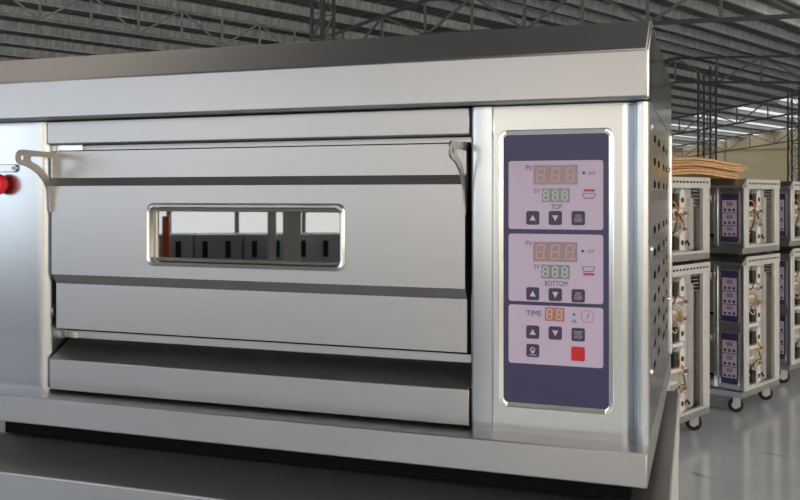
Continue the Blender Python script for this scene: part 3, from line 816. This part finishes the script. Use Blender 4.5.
# ------------------------------------------------------------------ what the oven window mirrors, standing behind the camera
def refl(px, q):
    u = (px-400)/F; dX = u*ca - sa; dY = u*sa + ca; YM = YD+.0095; z = YM/dY
    m0 = Vector((dX*z, YM, 0)); d = Vector((dX, -dY, 0))
    s = (q - m0.dot(Qv))/d.dot(Qv); return (m0 + d*s).dot(Pv)
pl0, pr0 = refl(345, -8.3), refl(140, -8.3)
a, b_ = min(pl0, pr0)-.5, max(pl0, pr0)+.5
ncab = 6; wcab = (b_-a)/ncab
names_ = ['far left', 'second from the left', 'third from the left', 'third from the right', 'second from the right', 'far right']
for k in range(ncab):
    x0 = a+k*wcab+.01; x1 = a+(k+1)*wcab-.01
    t = thing('storage_cabinet', 'grey metal cabinet under the windows mirrored in the oven glass, ' + names_[k], 'cabinet', (0,0,0), th, 'grey cabinets mirrored in the oven glass')
    hall(MB().box(x0, x1, -8.75, -8.2, 0, 1.19), 'body', M['cab'], t, bevel=.004)
    for j in (0, 1):
        xm = x0+(x1-x0)*(.02+.48*j)
        dd = hall(MB().box(xm, xm+(x1-x0)*.47, -8.2, -8.185, .08, 1.16), 'door', M['cab'], t)
        hall(MB().box(xm+.08, xm+.14, -8.185, -8.17, .93, 1.12), 'handle', M['cabdark'], dd)
p = refl(166, -7.6); o = hall(MB().box(p-.035, p+.035, -7.64, -7.57, 0, 1.42), 'post', M['orange'])
tag(o, 'orange steel post mirrored at the left end of the oven glass', 'post')
for px, w in ((272, .09), (292, .2)):
    p = refl(px, -7.9); o = hall(MB().box(p-w/2, p+w/2, -8.0, -7.8, 0, roof_h(p)-.25), 'trim_2' if w < .1 else 'trim_3', M['whitepost']); tag(o, kind='structure')

# ------------------------------------------------------------------ light
w = bpy.data.worlds.new('World'); S.world = w; w.use_nodes = True
N, L = w.node_tree.nodes, w.node_tree.links
bg = N['Background']; bg.inputs['Strength'].default_value = 1.0
tc = N.new('ShaderNodeTexCoord'); sx = N.new('ShaderNodeSeparateXYZ'); L.new(tc.outputs['Generated'], sx.inputs[0])
cr = N.new('ShaderNodeValToRGB'); L.new(sx.outputs['Z'], cr.inputs['Fac'])
cr.color_ramp.elements[0].position = 0; cr.color_ramp.elements[0].color = (.4,.39,.37,1)
e = cr.color_ramp.elements.new(.02); e.color = (.98,1.0,1.03,1)
cr.color_ramp.elements[1].position = 1; cr.color_ramp.elements[-1].color = (.75,.88,1.0,1)
dt = N.new('ShaderNodeVectorMath'); dt.operation = 'DOT_PRODUCT'; L.new(tc.outputs['Generated'], dt.inputs[0]); dt.inputs[1].default_value = Pv
c2 = N.new('ShaderNodeValToRGB'); mr = N.new('ShaderNodeMapRange'); mr.inputs['From Min'].default_value = -1; mr.inputs['From Max'].default_value = 1
L.new(dt.outputs['Value'], mr.inputs['Value']); L.new(mr.outputs['Result'], c2.inputs['Fac'])
c2.color_ramp.elements[0].color = (.88,.93,1.03,1); c2.color_ramp.elements[1].color = (1.06,.94,.83,1); c2.color_ramp.elements[0].position = .36; c2.color_ramp.elements[1].position = .68
mx = N.new('ShaderNodeMix'); mx.data_type = 'RGBA'; mx.blend_type = 'MULTIPLY'; mx.inputs['Factor'].default_value = 1
L.new(cr.outputs['Color'], mx.inputs[6]); L.new(c2.outputs['Color'], mx.inputs[7]); L.new(mx.outputs[2], bg.inputs['Color'])
bg.inputs['Strength'].default_value = 9.0
def area(p, q, z, sx_, sz_, n, power, col=(1,1,1)):
    l = bpy.data.lights.new('daylight', 'AREA'); l.shape = 'RECTANGLE'; l.size = sx_; l.size_y = sz_; l.energy = power; l.color = col
    o = bpy.data.objects.new('daylight', l); C.objects.link(o)
    pos = Pv*p + Qv*q; o.location = (pos.x, pos.y, z)
    d = Pv*n[0] + Qv*n[1] + Vector((0,0,n[2] if len(n) > 2 else 0)); o.rotation_euler = d.to_track_quat('-Z', 'Y').to_euler()
    return o
for a_ in ((-12.5, Q0-.15, 2.36, 40, 2.5, (0,1)), (P1+.15, 21.5, 2.15, 2.4, 59, (-1,0)), (P0-.15, 21.5, 1.85, 2, 56, (1,0))):
    o = area(a_[0], a_[1], a_[2], a_[3] if a_[5][0] == 0 else a_[4], a_[4] if a_[5][0] == 0 else a_[3], a_[5], 1)
    o.data.cycles.is_portal = True

# ------------------------------------------------------------------ camera
cd = bpy.data.cameras.new('camera'); co = bpy.data.objects.new('camera', cd); C.objects.link(co)
cd.sensor_width = 36; cd.lens = F*36/800; cd.clip_start = .02; cd.clip_end = 300
cd.shift_y = -(250-HOR)/800
co.location = (0, 0, CZ); co.rotation_euler = (math.pi/2, 0, YAW)
S.camera = co
S.view_settings.view_transform = 'Standard'; S.view_settings.look = 'None'; S.view_settings.gamma = 1; S.view_settings.exposure = 0
S.view_settings.use_curve_mapping = False
S.cycles.use_denoising = True
S.cycles.max_bounces = 10; S.cycles.diffuse_bounces = 5; S.cycles.glossy_bounces = 5; S.cycles.transparent_max_bounces = 12
S.cycles.sample_clamp_indirect = 6
bpy.context.view_layer.update()
